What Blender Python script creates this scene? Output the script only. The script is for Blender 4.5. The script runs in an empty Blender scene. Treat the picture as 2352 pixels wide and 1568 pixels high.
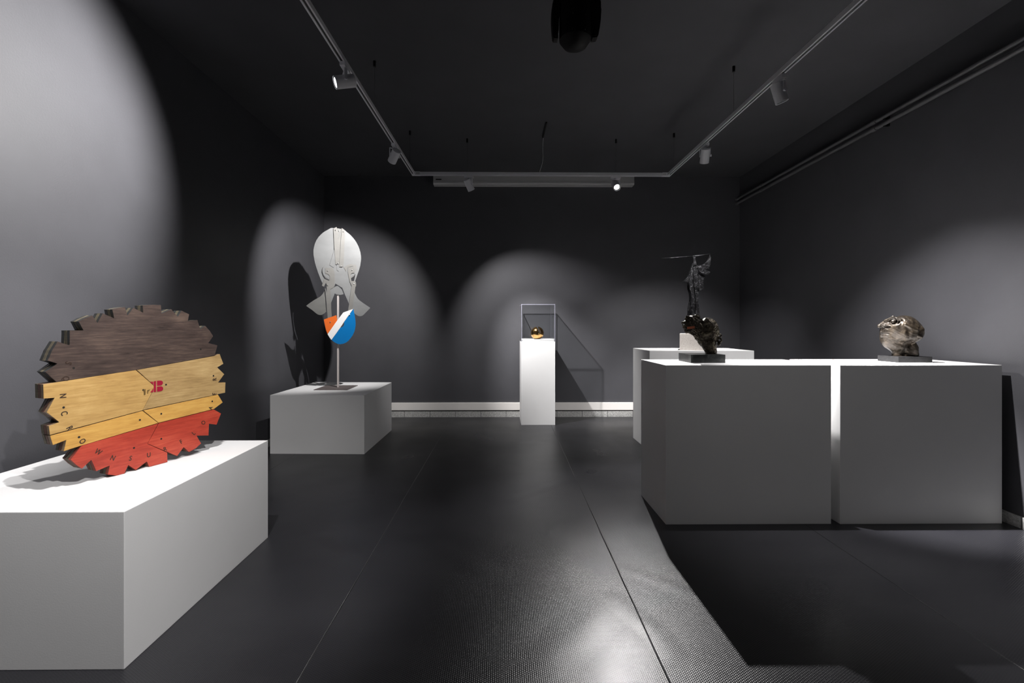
import bpy, bmesh, math, random
import numpy as np
from mathutils import Vector, Matrix

S = bpy.context.scene
COL = S.collection
random.seed(3)

# ------------------------------------------------------------------ camera
F_PX, CX, HOR, CAM_Z = 1045.0, 1154.0, 748.0, 1.3
YAW = math.atan(9 / 1045.0)
cd = bpy.data.cameras.new('camera'); cam = bpy.data.objects.new('camera', cd); COL.objects.link(cam)
cam.location = (0, 0, CAM_Z); cam.rotation_euler = (math.pi / 2, 0, -YAW)
cd.sensor_fit = 'HORIZONTAL'; cd.sensor_width = 36.0; cd.lens = 36.0 * F_PX / 2352.0
cd.shift_x = (1176 - CX) / 2352.0; cd.shift_y = (HOR - 784) / 2352.0
cd.clip_start = 0.05
S.camera = cam

# ------------------------------------------------------------------ world and exposure
w = bpy.data.worlds.new('world'); S.world = w; w.use_nodes = True
WORLD = 0.009
w.node_tree.nodes['Background'].inputs[0].default_value = (0.75, 0.85, 1.0, 1)
w.node_tree.nodes['Background'].inputs[1].default_value = WORLD
S.view_settings.view_transform = 'Standard'; S.view_settings.look = 'None'
S.view_settings.gamma = 1; S.view_settings.use_curve_mapping = False
S.view_settings.exposure = 0.0
S.cycles.use_denoising = True
S.cycles.max_bounces = 8; S.cycles.diffuse_bounces = 5; S.cycles.glossy_bounces = 4
S.cycles.transparent_max_bounces = 12; S.cycles.transmission_bounces = 8
S.cycles.sample_clamp_indirect = 4.0
S.cycles.blur_glossy = 0.5

# lamps: name -> (x, y, aim, watts, half cone degrees, blend)
LAMP_Z = 2.905
WATT = 4.2
LAMPS = {
 'A':  dict(x=-1.010, y=3.000, aim=(-1.50, -0.74, -0.58), rel=True, rec=.010, w=86, half=48.5, blend=.7, hot=1,
            label='white track spotlight on the left rail with its glowing lens turned to the left wall'),
 'S2': dict(x=-0.985, y=4.310, aim=(-1.65, 5.14, 2.14), flip=True, w=64, half=38.5, blend=.6, hot=1.2,
            label='white track spotlight on the left rail above the grey metal face, seen from behind'),
 'S3': dict(x=-0.335, y=5.185, aim=(0.51, 6.12, 1.12), flip=True, w=40, half=41, blend=.62, hot=4.4,
            label='white track spotlight on the back rail, left one, tilted down towards the glass case'),
 'S4': dict(x=1.340, y=5.190, aim=(1.47, 3.00, 1.10), w=62, half=39, blend=.4, hot=2.6,
            label='white track spotlight on the back rail, right one, its bright lens facing the camera'),
 'S5': dict(x=1.950, y=4.280, aim=(2.12, 5.00, 1.78), flip=True, w=48, half=37, blend=.7, hot=3.5,
            label='white track spotlight on the right rail hanging upright above the far tall plinth'),
 'S6': dict(x=1.935, y=3.120, aim=(2.60, 3.22, 1.04), flip=True, w=82, half=43, blend=.75, hot=7, core=17,
            label='white track spotlight on the right rail nearest the camera, tilted towards the right wall'),
 'D':  dict(x=-1.045, y=1.550, aim=(-1.72, 2.10, 0.75), w=49, half=34, blend=.5, hot=1.2,
            label='white track spotlight on the left rail above the wooden disc'),
 'B':  dict(x=0.020, y=0.620, aim=(-1.75, 2.15, 0.80), w=39, half=30, blend=.6, hot=1.4,
            label='white track spotlight on the front cross rail aimed at the wooden disc'),
 'E':  dict(x=-0.620, y=0.620, aim=(-1.85, 4.60, 0.15), w=20, half=16, blend=1, hot=1,  # unseen fill lamp, added to brighten the front of the low plinth
            label='white track spotlight added out of view on the front cross rail to brighten the plinth of the metal face'),
 'C':  dict(x=1.200, y=0.620, aim=(2.15, 2.96, 0.35), w=7.6, half=34, blend=1, hot=1,  # weak unseen lamp, added as fill on the tall plinth fronts
            label='dim white track spotlight added out of view on the front cross rail as fill for the pair of tall plinths'),
}

# ------------------------------------------------------------------ pixel helpers (survey of the room)
def ray(u, v):
    s, c = math.sin(YAW), math.cos(YAW); a = (u - CX) / F_PX
    return Vector((s + c * a, c - s * a, (HOR - v) / F_PX))
def onY(u, v, Y):
    r = ray(u, v); return Vector((0, 0, CAM_Z)) + r * (Y / r.y)
def onZ(u, v, z):
    r = ray(u, v); return Vector((0, 0, CAM_Z)) + r * ((z - CAM_Z) / r.z)

# ------------------------------------------------------------------ materials
def mat(name, col, rough=.5, metal=0.0, spec=.5, coat=0.0):
    m = bpy.data.materials.new(name); m.use_nodes = True
    b = m.node_tree.nodes['Principled BSDF']
    b.inputs['Base Color'].default_value = (*col, 1); b.inputs['Roughness'].default_value = rough
    b.inputs['Metallic'].default_value = metal; b.inputs['Specular IOR Level'].default_value = spec
    b.inputs['Coat Weight'].default_value = coat
    return m
def N(m, t, **kw):
    n = m.node_tree.nodes.new(t)
    for k, v in kw.items():
        if k.startswith('i_'):
            n.inputs[int(k[2:]) if k[2:].isdigit() else k[2:].replace('_', ' ')].default_value = v
        else: setattr(n, k, v)
    return n
def LK(m, a, b): m.node_tree.links.new(a, b)
def BS(m): return m.node_tree.nodes['Principled BSDF']
def coords(m, scale=(1, 1, 1), rot=(0, 0, 0), kind='Object'):
    t = N(m, 'ShaderNodeTexCoord'); mp = N(m, 'ShaderNodeMapping')
    mp.inputs['Scale'].default_value = scale; mp.inputs['Rotation'].default_value = rot
    LK(m, t.outputs[kind], mp.inputs['Vector']); return mp.outputs['Vector']
def noise(m, vec, scale, detail=4, rough=.5, dist=0):
    n = N(m, 'ShaderNodeTexNoise'); n.inputs['Scale'].default_value = scale; n.inputs['Detail'].default_value = detail
    n.inputs['Roughness'].default_value = rough; n.inputs['Distortion'].default_value = dist
    LK(m, vec, n.inputs['Vector']); return n.outputs['Fac']
def ramp(m, fac, stops):
    r = N(m, 'ShaderNodeValToRGB'); e = r.color_ramp.elements
    while len(e) < len(stops): e.new(.5)
    for k, (p, c) in enumerate(stops): e[k].position = p; e[k].color = (*c, 1)
    LK(m, fac, r.inputs[0]); return r.outputs[0]
def bump(m, h, strength=.3, dist=.01, nrm=None):
    b = N(m, 'ShaderNodeBump'); b.inputs['Strength'].default_value = strength; b.inputs['Distance'].default_value = dist
    LK(m, h, b.inputs['Height'])
    if nrm: LK(m, nrm, b.inputs['Normal'])
    return b.outputs[0]
def M2(m, op, a, b=None, c=None):
    n = N(m, 'ShaderNodeMath', operation=op)
    for i, x in enumerate((a, b, c)):
        if x is None: continue
        if isinstance(x, (int, float)): n.inputs[i].default_value = x
        else: LK(m, x, n.inputs[i])
    return n.outputs[0]

def paint(name, col, rough, amp=.15, sc=180, var=.06):
    m = mat(name, col, rough); v = coords(m)
    f = noise(m, v, sc, 3); g = noise(m, v, 3.0, 3)
    lo = tuple(c * (1 - var) for c in col); hi = tuple(c * (1 + var) for c in col)
    LK(m, ramp(m, g, [(.3, lo), (.7, hi)]), BS(m).inputs['Base Color'])
    LK(m, bump(m, f, amp, .002), BS(m).inputs['Normal']); return m
wall_m = paint('dark_grey_wall_paint', (.061, .061, .0685), .62, .25, 140)
ceil_m = paint('charcoal_ceiling_paint', (.052, .052, .058), .8, .15, 90)
white_m = paint('white_plinth_paint', (.80, .80, .80), .5, .08, 160, .02)
grey_paint = paint('light_grey_plinth_paint', (.74, .745, .75), .5, .2, 120, .03)
alu_white = mat('white_powder_coat', (.88, .88, .91), .35)
rail_dark = mat('rail_slot_dark', (.03, .03, .03), .5)
black_plastic = mat('black_plastic', (.0025, .0025, .0025), .6, 0, .25)
screen_m = paint('off_white_screen_housing', (.62, .62, .62), .45, .05, 50, .02)
pipe_m = paint('dark_painted_pipe', (.12, .12, .125), .4, .05, 50)
trim_m = paint('white_skirting_paint', (.83, .80, .77), .42, .05, 60, .02)
gap_m = mat('dark_gap', (.01, .01, .01), .8)
cable_m = mat('white_cable', (.6, .6, .6), .5)
wire_m = mat('steel_wire', (.12, .12, .12), .4, .8)

# terrazzo skirting tiles with joints
def terrazzo(name, period, offset):
    m = mat(name, (.5, .5, .5), .4); v = coords(m)
    vo = N(m, 'ShaderNodeTexVoronoi'); vo.inputs['Scale'].default_value = 95; LK(m, v, vo.inputs['Vector'])
    nz = noise(m, v, 60, 5, .7)
    c1 = ramp(m, nz, [(.35, (.30, .30, .29)), (.55, (.48, .48, .47)), (.75, (.66, .66, .65))])
    spk = ramp(m, vo.outputs['Distance'], [(.12, (.3, .3, .3)), (.3, (1, 1, 1))])
    mx = N(m, 'ShaderNodeMix', data_type='RGBA', blend_type='MULTIPLY'); mx.inputs[0].default_value = .7
    LK(m, c1, mx.inputs[6]); LK(m, spk, mx.inputs[7])
    sep = N(m, 'ShaderNodeSeparateXYZ'); LK(m, v, sep.inputs[0])
    ax = M2(m, 'ADD', sep.outputs[0], sep.outputs[1])
    fr = M2(m, 'FRACT', M2(m, 'DIVIDE', M2(m, 'ADD', ax, offset), period))
    ln = M2(m, 'LESS_THAN', fr, .014)
    m3 = N(m, 'ShaderNodeMix', data_type='RGBA'); LK(m, ln, m3.inputs[0]); LK(m, mx.outputs[2], m3.inputs[6]); m3.inputs[7].default_value = (.02, .02, .02, 1)
    LK(m, m3.outputs[2], BS(m).inputs['Base Color']); return m
terr_m = terrazzo('grey_terrazzo_skirting', .362, 20.195)

# rubber floor with small round studs, sheet seams and ripples
def floor_mat():
    m = mat('black_studded_rubber', (.03, .03, .034), .3); v = coords(m)
    sep = N(m, 'ShaderNodeSeparateXYZ'); LK(m, v, sep.inputs[0]); X, Y = sep.outputs[0], sep.outputs[1]
    P = .0090; hs = []
    for o in (0.0, .5):
        gx = M2(m, 'SUBTRACT', M2(m, 'FRACT', M2(m, 'ADD', M2(m, 'DIVIDE', X, P * 1.732), 500 + o)), .5)
        gy = M2(m, 'SUBTRACT', M2(m, 'FRACT', M2(m, 'ADD', M2(m, 'DIVIDE', Y, P), 500 + o)), .5)
        gx = M2(m, 'MULTIPLY', gx, 1.732)
        hs.append(M2(m, 'SQRT', M2(m, 'ADD', M2(m, 'MULTIPLY', gx, gx), M2(m, 'MULTIPLY', gy, gy))))
    r = M2(m, 'MINIMUM', hs[0], hs[1])
    mr = N(m, 'ShaderNodeMapRange', interpolation_type='SMOOTHSTEP'); LK(m, r, mr.inputs[0])
    mr.inputs[1].default_value = .14; mr.inputs[2].default_value = .46; mr.inputs[3].default_value = 0; mr.inputs[4].default_value = 1
    stud = mr.outputs[0]
    # ripples of the loose sheets
    vr = coords(m, (1.4, .7, 1), (0, 0, .65))
    n1 = bump(m, noise(m, vr, 2.2, 1, .5), .16, .02)
    n0 = bump(m, noise(m, v, 5.0, 1, .5), .05, .02, n1)
    # folds pressed into the sheets, each a soft ridge along a short line
    def fold(nrm, p, q, wd, hgt):
        p, q = onZ(*p, 0), onZ(*q, 0); d = (q - p); L = d.length; d = d / L
        rx_, ry_ = M2(m, 'SUBTRACT', X, p.x), M2(m, 'SUBTRACT', Y, p.y)
        al = M2(m, 'ADD', M2(m, 'MULTIPLY', rx_, d.x), M2(m, 'MULTIPLY', ry_, d.y))
        ac = M2(m, 'ABSOLUTE', M2(m, 'ADD', M2(m, 'MULTIPLY', rx_, -d.y), M2(m, 'MULTIPLY', ry_, d.x)))
        a1 = N(m, 'ShaderNodeMapRange', interpolation_type='SMOOTHSTEP'); LK(m, ac, a1.inputs[0]); a1.inputs[1].default_value = 0; a1.inputs[2].default_value = wd; a1.inputs[3].default_value = 1; a1.inputs[4].default_value = 0
        a2 = N(m, 'ShaderNodeMapRange', interpolation_type='SMOOTHSTEP'); LK(m, M2(m, 'ABSOLUTE', M2(m, 'SUBTRACT', al, L / 2)), a2.inputs[0]); a2.inputs[1].default_value = L * .3; a2.inputs[2].default_value = L * .6; a2.inputs[3].default_value = 1; a2.inputs[4].default_value = 0
        return bump(m, M2(m, 'MULTIPLY', a1.outputs[0], a2.outputs[0]), hgt, .02, nrm)
    for p_, q_, wd_, hh_ in (((1215, 1545), (1430, 1365), .13, .09), ((1395, 1362), (1500, 1450), .08, .06), ((1420, 1300), (1620, 1375), .07, .05), ((1480, 1420), (1560, 1520), .08, .06), ((1170, 1150), (1310, 1100), .08, .06), ((740, 1225), (850, 1285), .09, .12), ((980, 1240), (1150, 1330), .1, .05)):
        n0 = fold(n0, p_, q_, wd_, hh_)
    # seams between sheets
    sx = M2(m, 'SUBTRACT', X, M2(m, 'MULTIPLY', M2(m, 'SUBTRACT', Y, 1.7), .015))
    fr = M2(m, 'ABSOLUTE', M2(m, 'SUBTRACT', M2(m, 'FRACT', M2(m, 'DIVIDE', M2(m, 'ADD', sx, 20.4 + .735 - .68), 1.36)), .5))
    seam = N(m, 'ShaderNodeMapRange', interpolation_type='SMOOTHSTEP'); LK(m, fr, seam.inputs[0])
    seam.inputs[1].default_value = 0; seam.inputs[2].default_value = .0028
    n2 = bump(m, seam.outputs[0], .8, .004, n0)
    n3 = bump(m, stud, .36, .0012, n2)
    LK(m, n3, BS(m).inputs['Normal'])
    # scuffs
    sc = noise(m, coords(m, (1, 2, 1), (0, 0, .7)), 1.3, 2, .5)
    col = ramp(m, sc, [(0, (.006, .006, .009)), (1, (.026, .026, .030))])
    mx = N(m, 'ShaderNodeMix', data_type='RGBA', blend_type='MULTIPLY'); mx.inputs[0].default_value = 1
    LK(m, col, mx.inputs[6]); LK(m, ramp(m, seam.outputs[0], [(0, (.2, .2, .2)), (1, (1, 1, 1))]), mx.inputs[7])
    m4 = N(m, 'ShaderNodeMix', data_type='RGBA', blend_type='MULTIPLY'); m4.inputs[0].default_value = 1
    LK(m, mx.outputs[2], m4.inputs[6]); LK(m, ramp(m, stud, [(0, (.55, .55, .55)), (1, (1, 1, 1))]), m4.inputs[7])
    LK(m, m4.outputs[2], BS(m).inputs['Base Color'])
    rr = ramp(m, noise(m, v, 1.6, 2, .5), [(0, (.21, .21, .21)), (1, (.43, .43, .43))])
    LK(m, rr, BS(m).inputs['Roughness'])
    return m
floor_m = floor_mat()

def wood(name, c0, c1, c2, rough=.45, grain=1.0, rot=.08):
    m = mat(name, c1, rough); v = coords(m, (2.2, 2.2, 26 * grain), (0, rot, 0))
    f = noise(m, v, 4, 8, .65, .8); g = noise(m, coords(m, (1.5, 1.5, 4), (0, rot, 0)), 3.5, 5, .6, .4)
    mix = M2(m, 'ADD', M2(m, 'MULTIPLY', f, .55), M2(m, 'MULTIPLY', g, .45))
    LK(m, ramp(m, mix, [(.32, c0), (.5, c1), (.68, c2)]), BS(m).inputs['Base Color'])
    LK(m, bump(m, f, .12, .002), BS(m).inputs['Normal']); return m
wd_dark = wood('dark_stained_wood', (.022, .015, .013), (.058, .040, .034), (.115, .080, .062))
wd_tan = wood('tan_wood', (.33, .185, .06), (.47, .29, .10), (.58, .38, .15))
wd_tan2 = wood('aged_tan_wood', (.24, .15, .06), (.38, .25, .105), (.50, .35, .16))
wd_yel = wood('yellow_stained_wood', (.40, .20, .045), (.56, .31, .075), (.66, .40, .11))
wd_red = wood('red_stained_wood', (.25, .024, .014), (.40, .045, .025), (.52, .085, .045))
ed_black = wood('black_edge_wood', (.010, .011, .011), (.022, .023, .022), (.045, .045, .042), .4)
ed_olive = wood('olive_edge_wood', (.05, .045, .03), (.10, .085, .055), (.16, .13, .085), .5)
ed_brown = wood('brown_edge_wood', (.06, .025, .018), (.11, .05, .035), (.17, .085, .06), .5)
ed_tan = wood('tan_edge_wood', (.13, .09, .05), (.22, .15, .09), (.3, .2, .12), .5)
ed_red = wood('red_edge_wood', (.10, .018, .012), (.19, .04, .026), (.26, .07, .045), .5)
ink_m = mat('dark_brown_ink', (.035, .018, .01), .6)
ink_red = mat('crimson_stencil_paint', (.30, .006, .03), .5)
ink_olive = mat('faded_olive_stencil_paint', (.13, .075, .02), .6)
hole_m = mat('dark_hole', (.01, .008, .006), .7)

def metal_plate(name, a, rough=.42):
    m = mat(name, a, rough, .25); v = coords(m, (1, 1, 2))
    f = noise(m, v, 5, 5, .6)
    LK(m, ramp(m, f, [(.3, tuple(x * .9 for x in a)), (.7, tuple(min(1, x * 1.08) for x in a))]), BS(m).inputs['Base Color'])
    LK(m, ramp(m, noise(m, v, 12, 4), [(.3, (rough - .05,) * 3), (.7, (rough + .1,) * 3)]), BS(m).inputs['Roughness'])
    return m
al1 = metal_plate('matt_aluminium', (.168, .172, .172), .55)
al2 = metal_plate('warm_aluminium', (.162, .159, .149), .55)
al3 = metal_plate('dull_aluminium', (.15, .15, .142), .55)
steel = mat('brushed_steel', (.70, .64, .62), .45, .3)
basepl = mat('brown_grey_base_plate', (.20, .17, .165), .5, .5)
rivet_m = mat('bright_rivet', (.8, .8, .8), .2, 1)
or_m = mat('orange_enamel', (.72, .14, .02), .4); wh_m = mat('white_enamel', (.82, .82, .82), .35)
bl_m = mat('blue_enamel', (.0, .155, .43), .38)

def bronze(name, lo, mid, hi, rough, metal=.8, sc=9, bs=.5, bd=.006):
    m = mat(name, mid, rough, metal); v = coords(m)
    f = noise(m, v, sc, 7, .7, .5); g = noise(m, v, sc * 4, 5, .7)
    mix = M2(m, 'ADD', M2(m, 'MULTIPLY', f, .7), M2(m, 'MULTIPLY', g, .3))
    LK(m, ramp(m, mix, [(.36, lo), (.5, mid), (.66, hi)]), BS(m).inputs['Base Color'])
    LK(m, ramp(m, g, [(.3, (max(.05, rough - .1),) * 3), (.7, (rough + .15,) * 3)]), BS(m).inputs['Roughness'])
    LK(m, bump(m, f, bs, bd), BS(m).inputs['Normal']); return m
br_dark = bronze('dark_patinated_bronze', (.012, .010, .007), (.035, .028, .02), (.10, .085, .055), .3, .75, 14, .8, .012)
br_mid = bronze('brown_patinated_bronze', (.008, .006, .0045), (.022, .0165, .0115), (.060, .045, .029), .38, .6, 11, .4, .006)
br_ball = bronze('polished_golden_bronze', (.30, .17, .06), (.50, .30, .11), (.62, .40, .17), .16, 1, 6, .1, .002)
iron_m = bronze('rough_black_iron', (.004, .004, .0045), (.010, .010, .011), (.06, .06, .064), .34, .9, 30, .9, .008)
def marble(name, a, b, c, rough, sc=14):
    m = mat(name, b, rough); v = coords(m); f = noise(m, v, sc, 8, .7, 1.2)
    LK(m, ramp(m, f, [(.35, a), (.5, b), (.7, c)]), BS(m).inputs['Base Color']); return m
slab_m = marble('black_green_marble', (.008, .009, .009), (.022, .024, .024), (.075, .08, .078), .28)
slab2_m = marble('dark_grey_granite', (.001, .001, .0012), (.004, .004, .0045), (.013, .013, .014), .6, 60); BS(slab2_m).inputs['Specular IOR Level'].default_value = .2
granite_m = marble('pale_pink_granite', (.40, .35, .32), (.58, .54, .50), (.70, .67, .64), .5, 110)
patch_m = mat('rust_orange_patch', (.20, .045, .012), .6)

def glass_mats():
    m = bpy.data.materials.new('clear_acrylic'); m.use_nodes = True; nt = m.node_tree; nt.nodes.clear()
    out = nt.nodes.new('ShaderNodeOutputMaterial'); tr = nt.nodes.new('ShaderNodeBsdfTransparent'); gl = nt.nodes.new('ShaderNodeBsdfGlossy')
    fr = nt.nodes.new('ShaderNodeFresnel'); mx = nt.nodes.new('ShaderNodeMixShader'); fr.inputs[0].default_value = 1.49
    tr.inputs[0].default_value = (.965, .97, .972, 1); gl.inputs['Roughness'].default_value = .02; gl.inputs[0].default_value = (1, 1, 1, 1)
    geo = nt.nodes.new('ShaderNodeNewGeometry'); inv = nt.nodes.new('ShaderNodeMath'); inv.operation = 'SUBTRACT'; inv.inputs[0].default_value = 1.0
    mu = nt.nodes.new('ShaderNodeMath'); mu.operation = 'MULTIPLY'; nt.links.new(geo.outputs['Backfacing'], inv.inputs[1]); nt.links.new(inv.outputs[0], mu.inputs[0]); nt.links.new(fr.outputs[0], mu.inputs[1])
    m2 = nt.nodes.new('ShaderNodeMath'); m2.operation = 'MULTIPLY'; m2.inputs[1].default_value = 1.6; m2.use_clamp = True; nt.links.new(mu.outputs[0], m2.inputs[0]); nt.links.new(m2.outputs[0], mx.inputs[0]); nt.links.new(tr.outputs[0], mx.inputs[1]); nt.links.new(gl.outputs[0], mx.inputs[2])
    nt.links.new(mx.outputs[0], out.inputs[0])
    e = mat('polished_acrylic_edge', (.34, .34, .42), .25); BS(e).inputs['Alpha'].default_value = .42
    return m, e
acr_m, acr_edge = glass_mats()

# ------------------------------------------------------------------ mesh helpers
def link(name, me, m=None, parent=None):
    o = bpy.data.objects.new(name, me); COL.objects.link(o)
    if m is not None:
        for x in (m if isinstance(m, (list, tuple)) else [m]): me.materials.append(x)
    if parent is not None: o.parent = parent
    return o
def empty(name, loc, rz=0.0):
    o = bpy.data.objects.new(name, None); COL.objects.link(o); o.location = loc; o.rotation_euler = (0, 0, rz)
    o.empty_display_size = .1; return o
def tag(o, label, cat, group=None, kind=None):
    o['label'] = label; o['category'] = cat
    if group: o['group'] = group
    if kind: o['kind'] = kind
    return o
def bm_obj(name, bm, m, parent=None, smooth=False, bevel=0.0, segs=2):
    if bevel > 0:
        es = [e for e in bm.edges if len(e.link_faces) == 2 and e.calc_face_angle(0) > .6]
        bmesh.ops.bevel(bm, geom=es, offset=bevel, segments=segs, profile=.6, affect='EDGES')
    me = bpy.data.meshes.new(name); bmesh.ops.recalc_face_normals(bm, faces=bm.faces[:]); bm.to_mesh(me); bm.free()
    if smooth:
        for p in me.polygons: p.use_smooth = True
    return link(name, me, m, parent)
def add_box(bm, lo, hi, mtx=None):
    c = [(lo[i] + hi[i]) / 2 for i in range(3)]; s = [hi[i] - lo[i] for i in range(3)]
    M = Matrix.Translation(c) @ Matrix.Diagonal((*s, 1))
    if mtx is not None: M = mtx @ M
    return bmesh.ops.create_cube(bm, size=1, matrix=M)
def box(name, lo, hi, m, parent=None, bevel=0.0):
    bm = bmesh.new(); add_box(bm, lo, hi); return bm_obj(name, bm, m, parent, bevel=bevel)
def add_cyl(bm, r, a, b, seg=32, r2=None):
    a = Vector(a); b = Vector(b); d = b - a
    M = Matrix.Translation((a + b) / 2) @ d.to_track_quat('Z', 'Y').to_matrix().to_4x4()
    return bmesh.ops.create_cone(bm, cap_ends=True, cap_tris=False, segments=seg, radius1=r, radius2=r if r2 is None else r2, depth=d.length, matrix=M)
def cyl(name, r, a, b, m, parent=None, seg=32, bevel=0.0, smooth=True, r2=None):
    bm = bmesh.new(); add_cyl(bm, r, a, b, seg, r2)
    o = bm_obj(name, bm, m, parent, bevel=bevel)
    if smooth: auto(o)
    return o
def auto(o, ang=.6):
    me = o.data
    for p in me.polygons: p.use_smooth = True
    bm = bmesh.new(); bm.from_mesh(me)
    for e in bm.edges: e.smooth = not (len(e.link_faces) == 2 and e.calc_face_angle(0) > ang)
    bm.to_mesh(me); bm.free()
def prism(name, pts, origin, eu, ew, n, t0, t1, m, parent=None, side=None, bevel=0.0):
    """outline in (u,w) coordinates of a plane, extruded from t0 to t1 along n; side = material index of the rim"""
    bm = bmesh.new(); o, eu, ew, n = map(Vector, (origin, eu, ew, n))
    A = [bm.verts.new(o + eu * u + ew * v + n * t0) for u, v in pts]
    B = [bm.verts.new(o + eu * u + ew * v + n * t1) for u, v in pts]
    k = len(pts); sides = []
    if bevel > 0: f0 = bm.faces.new(A); f1 = bm.faces.new(B[::-1])
    else:
        from mathutils.geometry import tessellate_polygon
        for t_ in tessellate_polygon([[Vector((u, v, 0)) for u, v in pts]]):
            try: bm.faces.new([A[i] for i in t_]); bm.faces.new([B[i] for i in t_][::-1])
            except ValueError: pass
    for i in range(k):
        j = (i + 1) % k; sides.append(bm.faces.new((A[j], A[i], B[i], B[j])))
    if side is not None:
        for f in sides: f.material_index = side
    if bevel > 0:
        bmesh.ops.bevel(bm, geom=[e for e in bm.edges if (e in f0.edges or e in f1.edges)] , offset=bevel, segments=2, affect='EDGES')
    bmesh.ops.triangulate(bm, faces=[f for f in bm.faces if len(f.verts) > 4])
    return bm_obj(name, bm, m, parent)
def tube(name, pts, r, m, parent=None, res=8):
    cu = bpy.data.curves.new(name, 'CURVE'); cu.dimensions = '3D'; cu.bevel_depth = r; cu.bevel_resolution = 3; cu.use_fill_caps = True
    sp = cu.splines.new('BEZIER' if len(pts) > 2 else 'POLY')
    if len(pts) > 2:
        sp.bezier_points.add(len(pts) - 1)
        for b, p in zip(sp.bezier_points, pts): b.co = p; b.handle_left_type = b.handle_right_type = 'AUTO'
        cu.resolution_u = res
    else:
        sp.points.add(len(pts) - 1)
        for b, p in zip(sp.points, pts): b.co = (*p, 1)
    tmp = bpy.data.objects.new('tmp', cu); COL.objects.link(tmp)
    dg = bpy.context.evaluated_depsgraph_get(); me = bpy.data.meshes.new_from_object(tmp.evaluated_get(dg))
    bpy.data.objects.remove(tmp); me.name = name
    for p in me.polygons: p.use_smooth = True
    me.materials.clear(); return link(name, me, m, parent)

# ------------------------------------------------------------------ the room
YB, XL, ZC, Y0 = 6.498, -2.483, 3.43, -1.6
def XR(y): return 3.36 + .028 * (y - 2.87)
def struct(o): o['kind'] = 'structure'; return o
T = .15
struct(box('floor', (XL - T, Y0, -T), (XR(YB) + T + .05, YB + T, 0), floor_m))
struct(box('ceiling', (XL - T, Y0, ZC), (XR(YB) + T + .05, YB + T, ZC + T), ceil_m))
struct(box('wall_back', (XL - T, YB, 0), (XR(YB) + T, YB + T, ZC), wall_m))
struct(box('wall_left', (XL - T, Y0, 0), (XL, YB, ZC), wall_m))
struct(prism('wall_right', [(XR(Y0), Y0), (XR(YB), YB), (XR(YB) + T, YB), (XR(Y0) + T, Y0)], (0, 0, 0), (1, 0, 0), (0, 1, 0), (0, 0, 1), 0, ZC, wall_m))
# skirting on the back wall: terrazzo tiles, a dark gap, a deep white board
struct(box('baseboard_back', (XL + .001, YB - .012, 0), (XR(YB) - .001, YB, .082), terr_m))
struct(box('trim_1', (XL + .001, YB - .006, .082), (XR(YB) - .001, YB, .098), gap_m))
struct(box('trim_2', (XL + .001, YB - .020, .098), (XR(YB) - .001, YB, .207), trim_m, bevel=.003))
struct(prism('baseboard_right', [(XR(Y0) - .012, Y0), (XR(YB) - .012, YB - .03), (XR(YB), YB - .03), (XR(Y0), Y0)], (0, 0, 0), (1, 0, 0), (0, 1, 0), (0, 0, 1), 0, .075, terr_m))
struct(box('baseboard_left', (XL, Y0, 0), (XL + .012, YB - .03, .075), terr_m))

# ------------------------------------------------------------------ plinths
def plinth(name, lo, hi, m, label, rz=0, group=None, cat='plinth'):
    c = Vector(((lo[0] + hi[0]) / 2, (lo[1] + hi[1]) / 2, 0))
    bm = bmesh.new(); add_box(bm, (lo[0] - c.x, lo[1] - c.y, lo[2]), (hi[0] - c.x, hi[1] - c.y, hi[2]))
    o = bm_obj(name, bm, m, bevel=.0025); o.location = c; o.rotation_euler = (0, 0, rz)
    return tag(o, label, cat, group)
PH, TH = .597, 1.042
plinth('display_plinth', (-2.378, 1.733, 0), (-1.416, 2.808, PH), white_m, 'low white plinth in the near left corner under the wooden disc')
plinth('display_plinth', (-2.308, 4.630, 0), (-1.345, 5.690, PH), white_m, 'low white plinth under the grey metal face', math.radians(-1.5))
plinth('display_plinth', (1.095, 2.967, 0), (2.183, 3.485, TH), white_m, 'tall wide white plinth under the dark craggy head, left of the front pair')
plinth('display_plinth', (2.240, 2.963, 0), (3.311, 3.485, TH), white_m, 'tall wide white plinth under the upturned bronze head, against the right wall')
plinth('display_plinth', (1.562, 4.690, 0), (2.648, 5.268, TH), white_m, 'white plinth half hidden behind the front pair, under the granite block')

# glass-topped pedestal
ped = empty('pedestal', (.5205, 6.176, 0))
pw, pd = .2225, .219
box('column', (-pw, -pd, 0), (pw, pd, 1.092), white_m, ped, .002)
tag(ped, 'slim white pedestal standing before the back wall under the clear case', 'pedestal')
case = empty('display_case', (.5205, 6.176, 1.092))
ch, t = .492, .008
box('base_board', (-pw + .012, -pd + .012, .0004), (pw - .012, pd - .012, .029), white_m, case, .001)['label'] = 'white raised base board'
box('front_pane', (-pw + t, -pd, 0.0005), (pw - t, -pd + t, ch - t), acr_m, case)
box('back_pane', (-pw + t, pd - t, 0.0005), (pw - t, pd, ch - t), acr_m, case)
box('side_pane', (-pw, -pd + t, 0.0005), (-pw + t, pd - t, ch - t), acr_m, case)
box('side_pane', (pw - t, -pd + t, 0.0005), (pw, pd - t, ch - t), acr_m, case)
box('top_pane', (-pw + t, -pd + t, ch - t), (pw - t, pd - t, ch), acr_m, case)
bm = bmesh.new()
for sx in (-1, 1):
    for sy in (-1, 1):
        add_box(bm, (min(sx * pw, sx * (pw - t)), min(sy * pd, sy * (pd - t)), 0), (max(sx * pw, sx * (pw - t)), max(sy * pd, sy * (pd - t)), ch))
for sy in (-1, 1):
    add_box(bm, (-pw + t, min(sy * pd, sy * (pd - t)), ch - t), (pw - t, max(sy * pd, sy * (pd - t)), ch))
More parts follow.
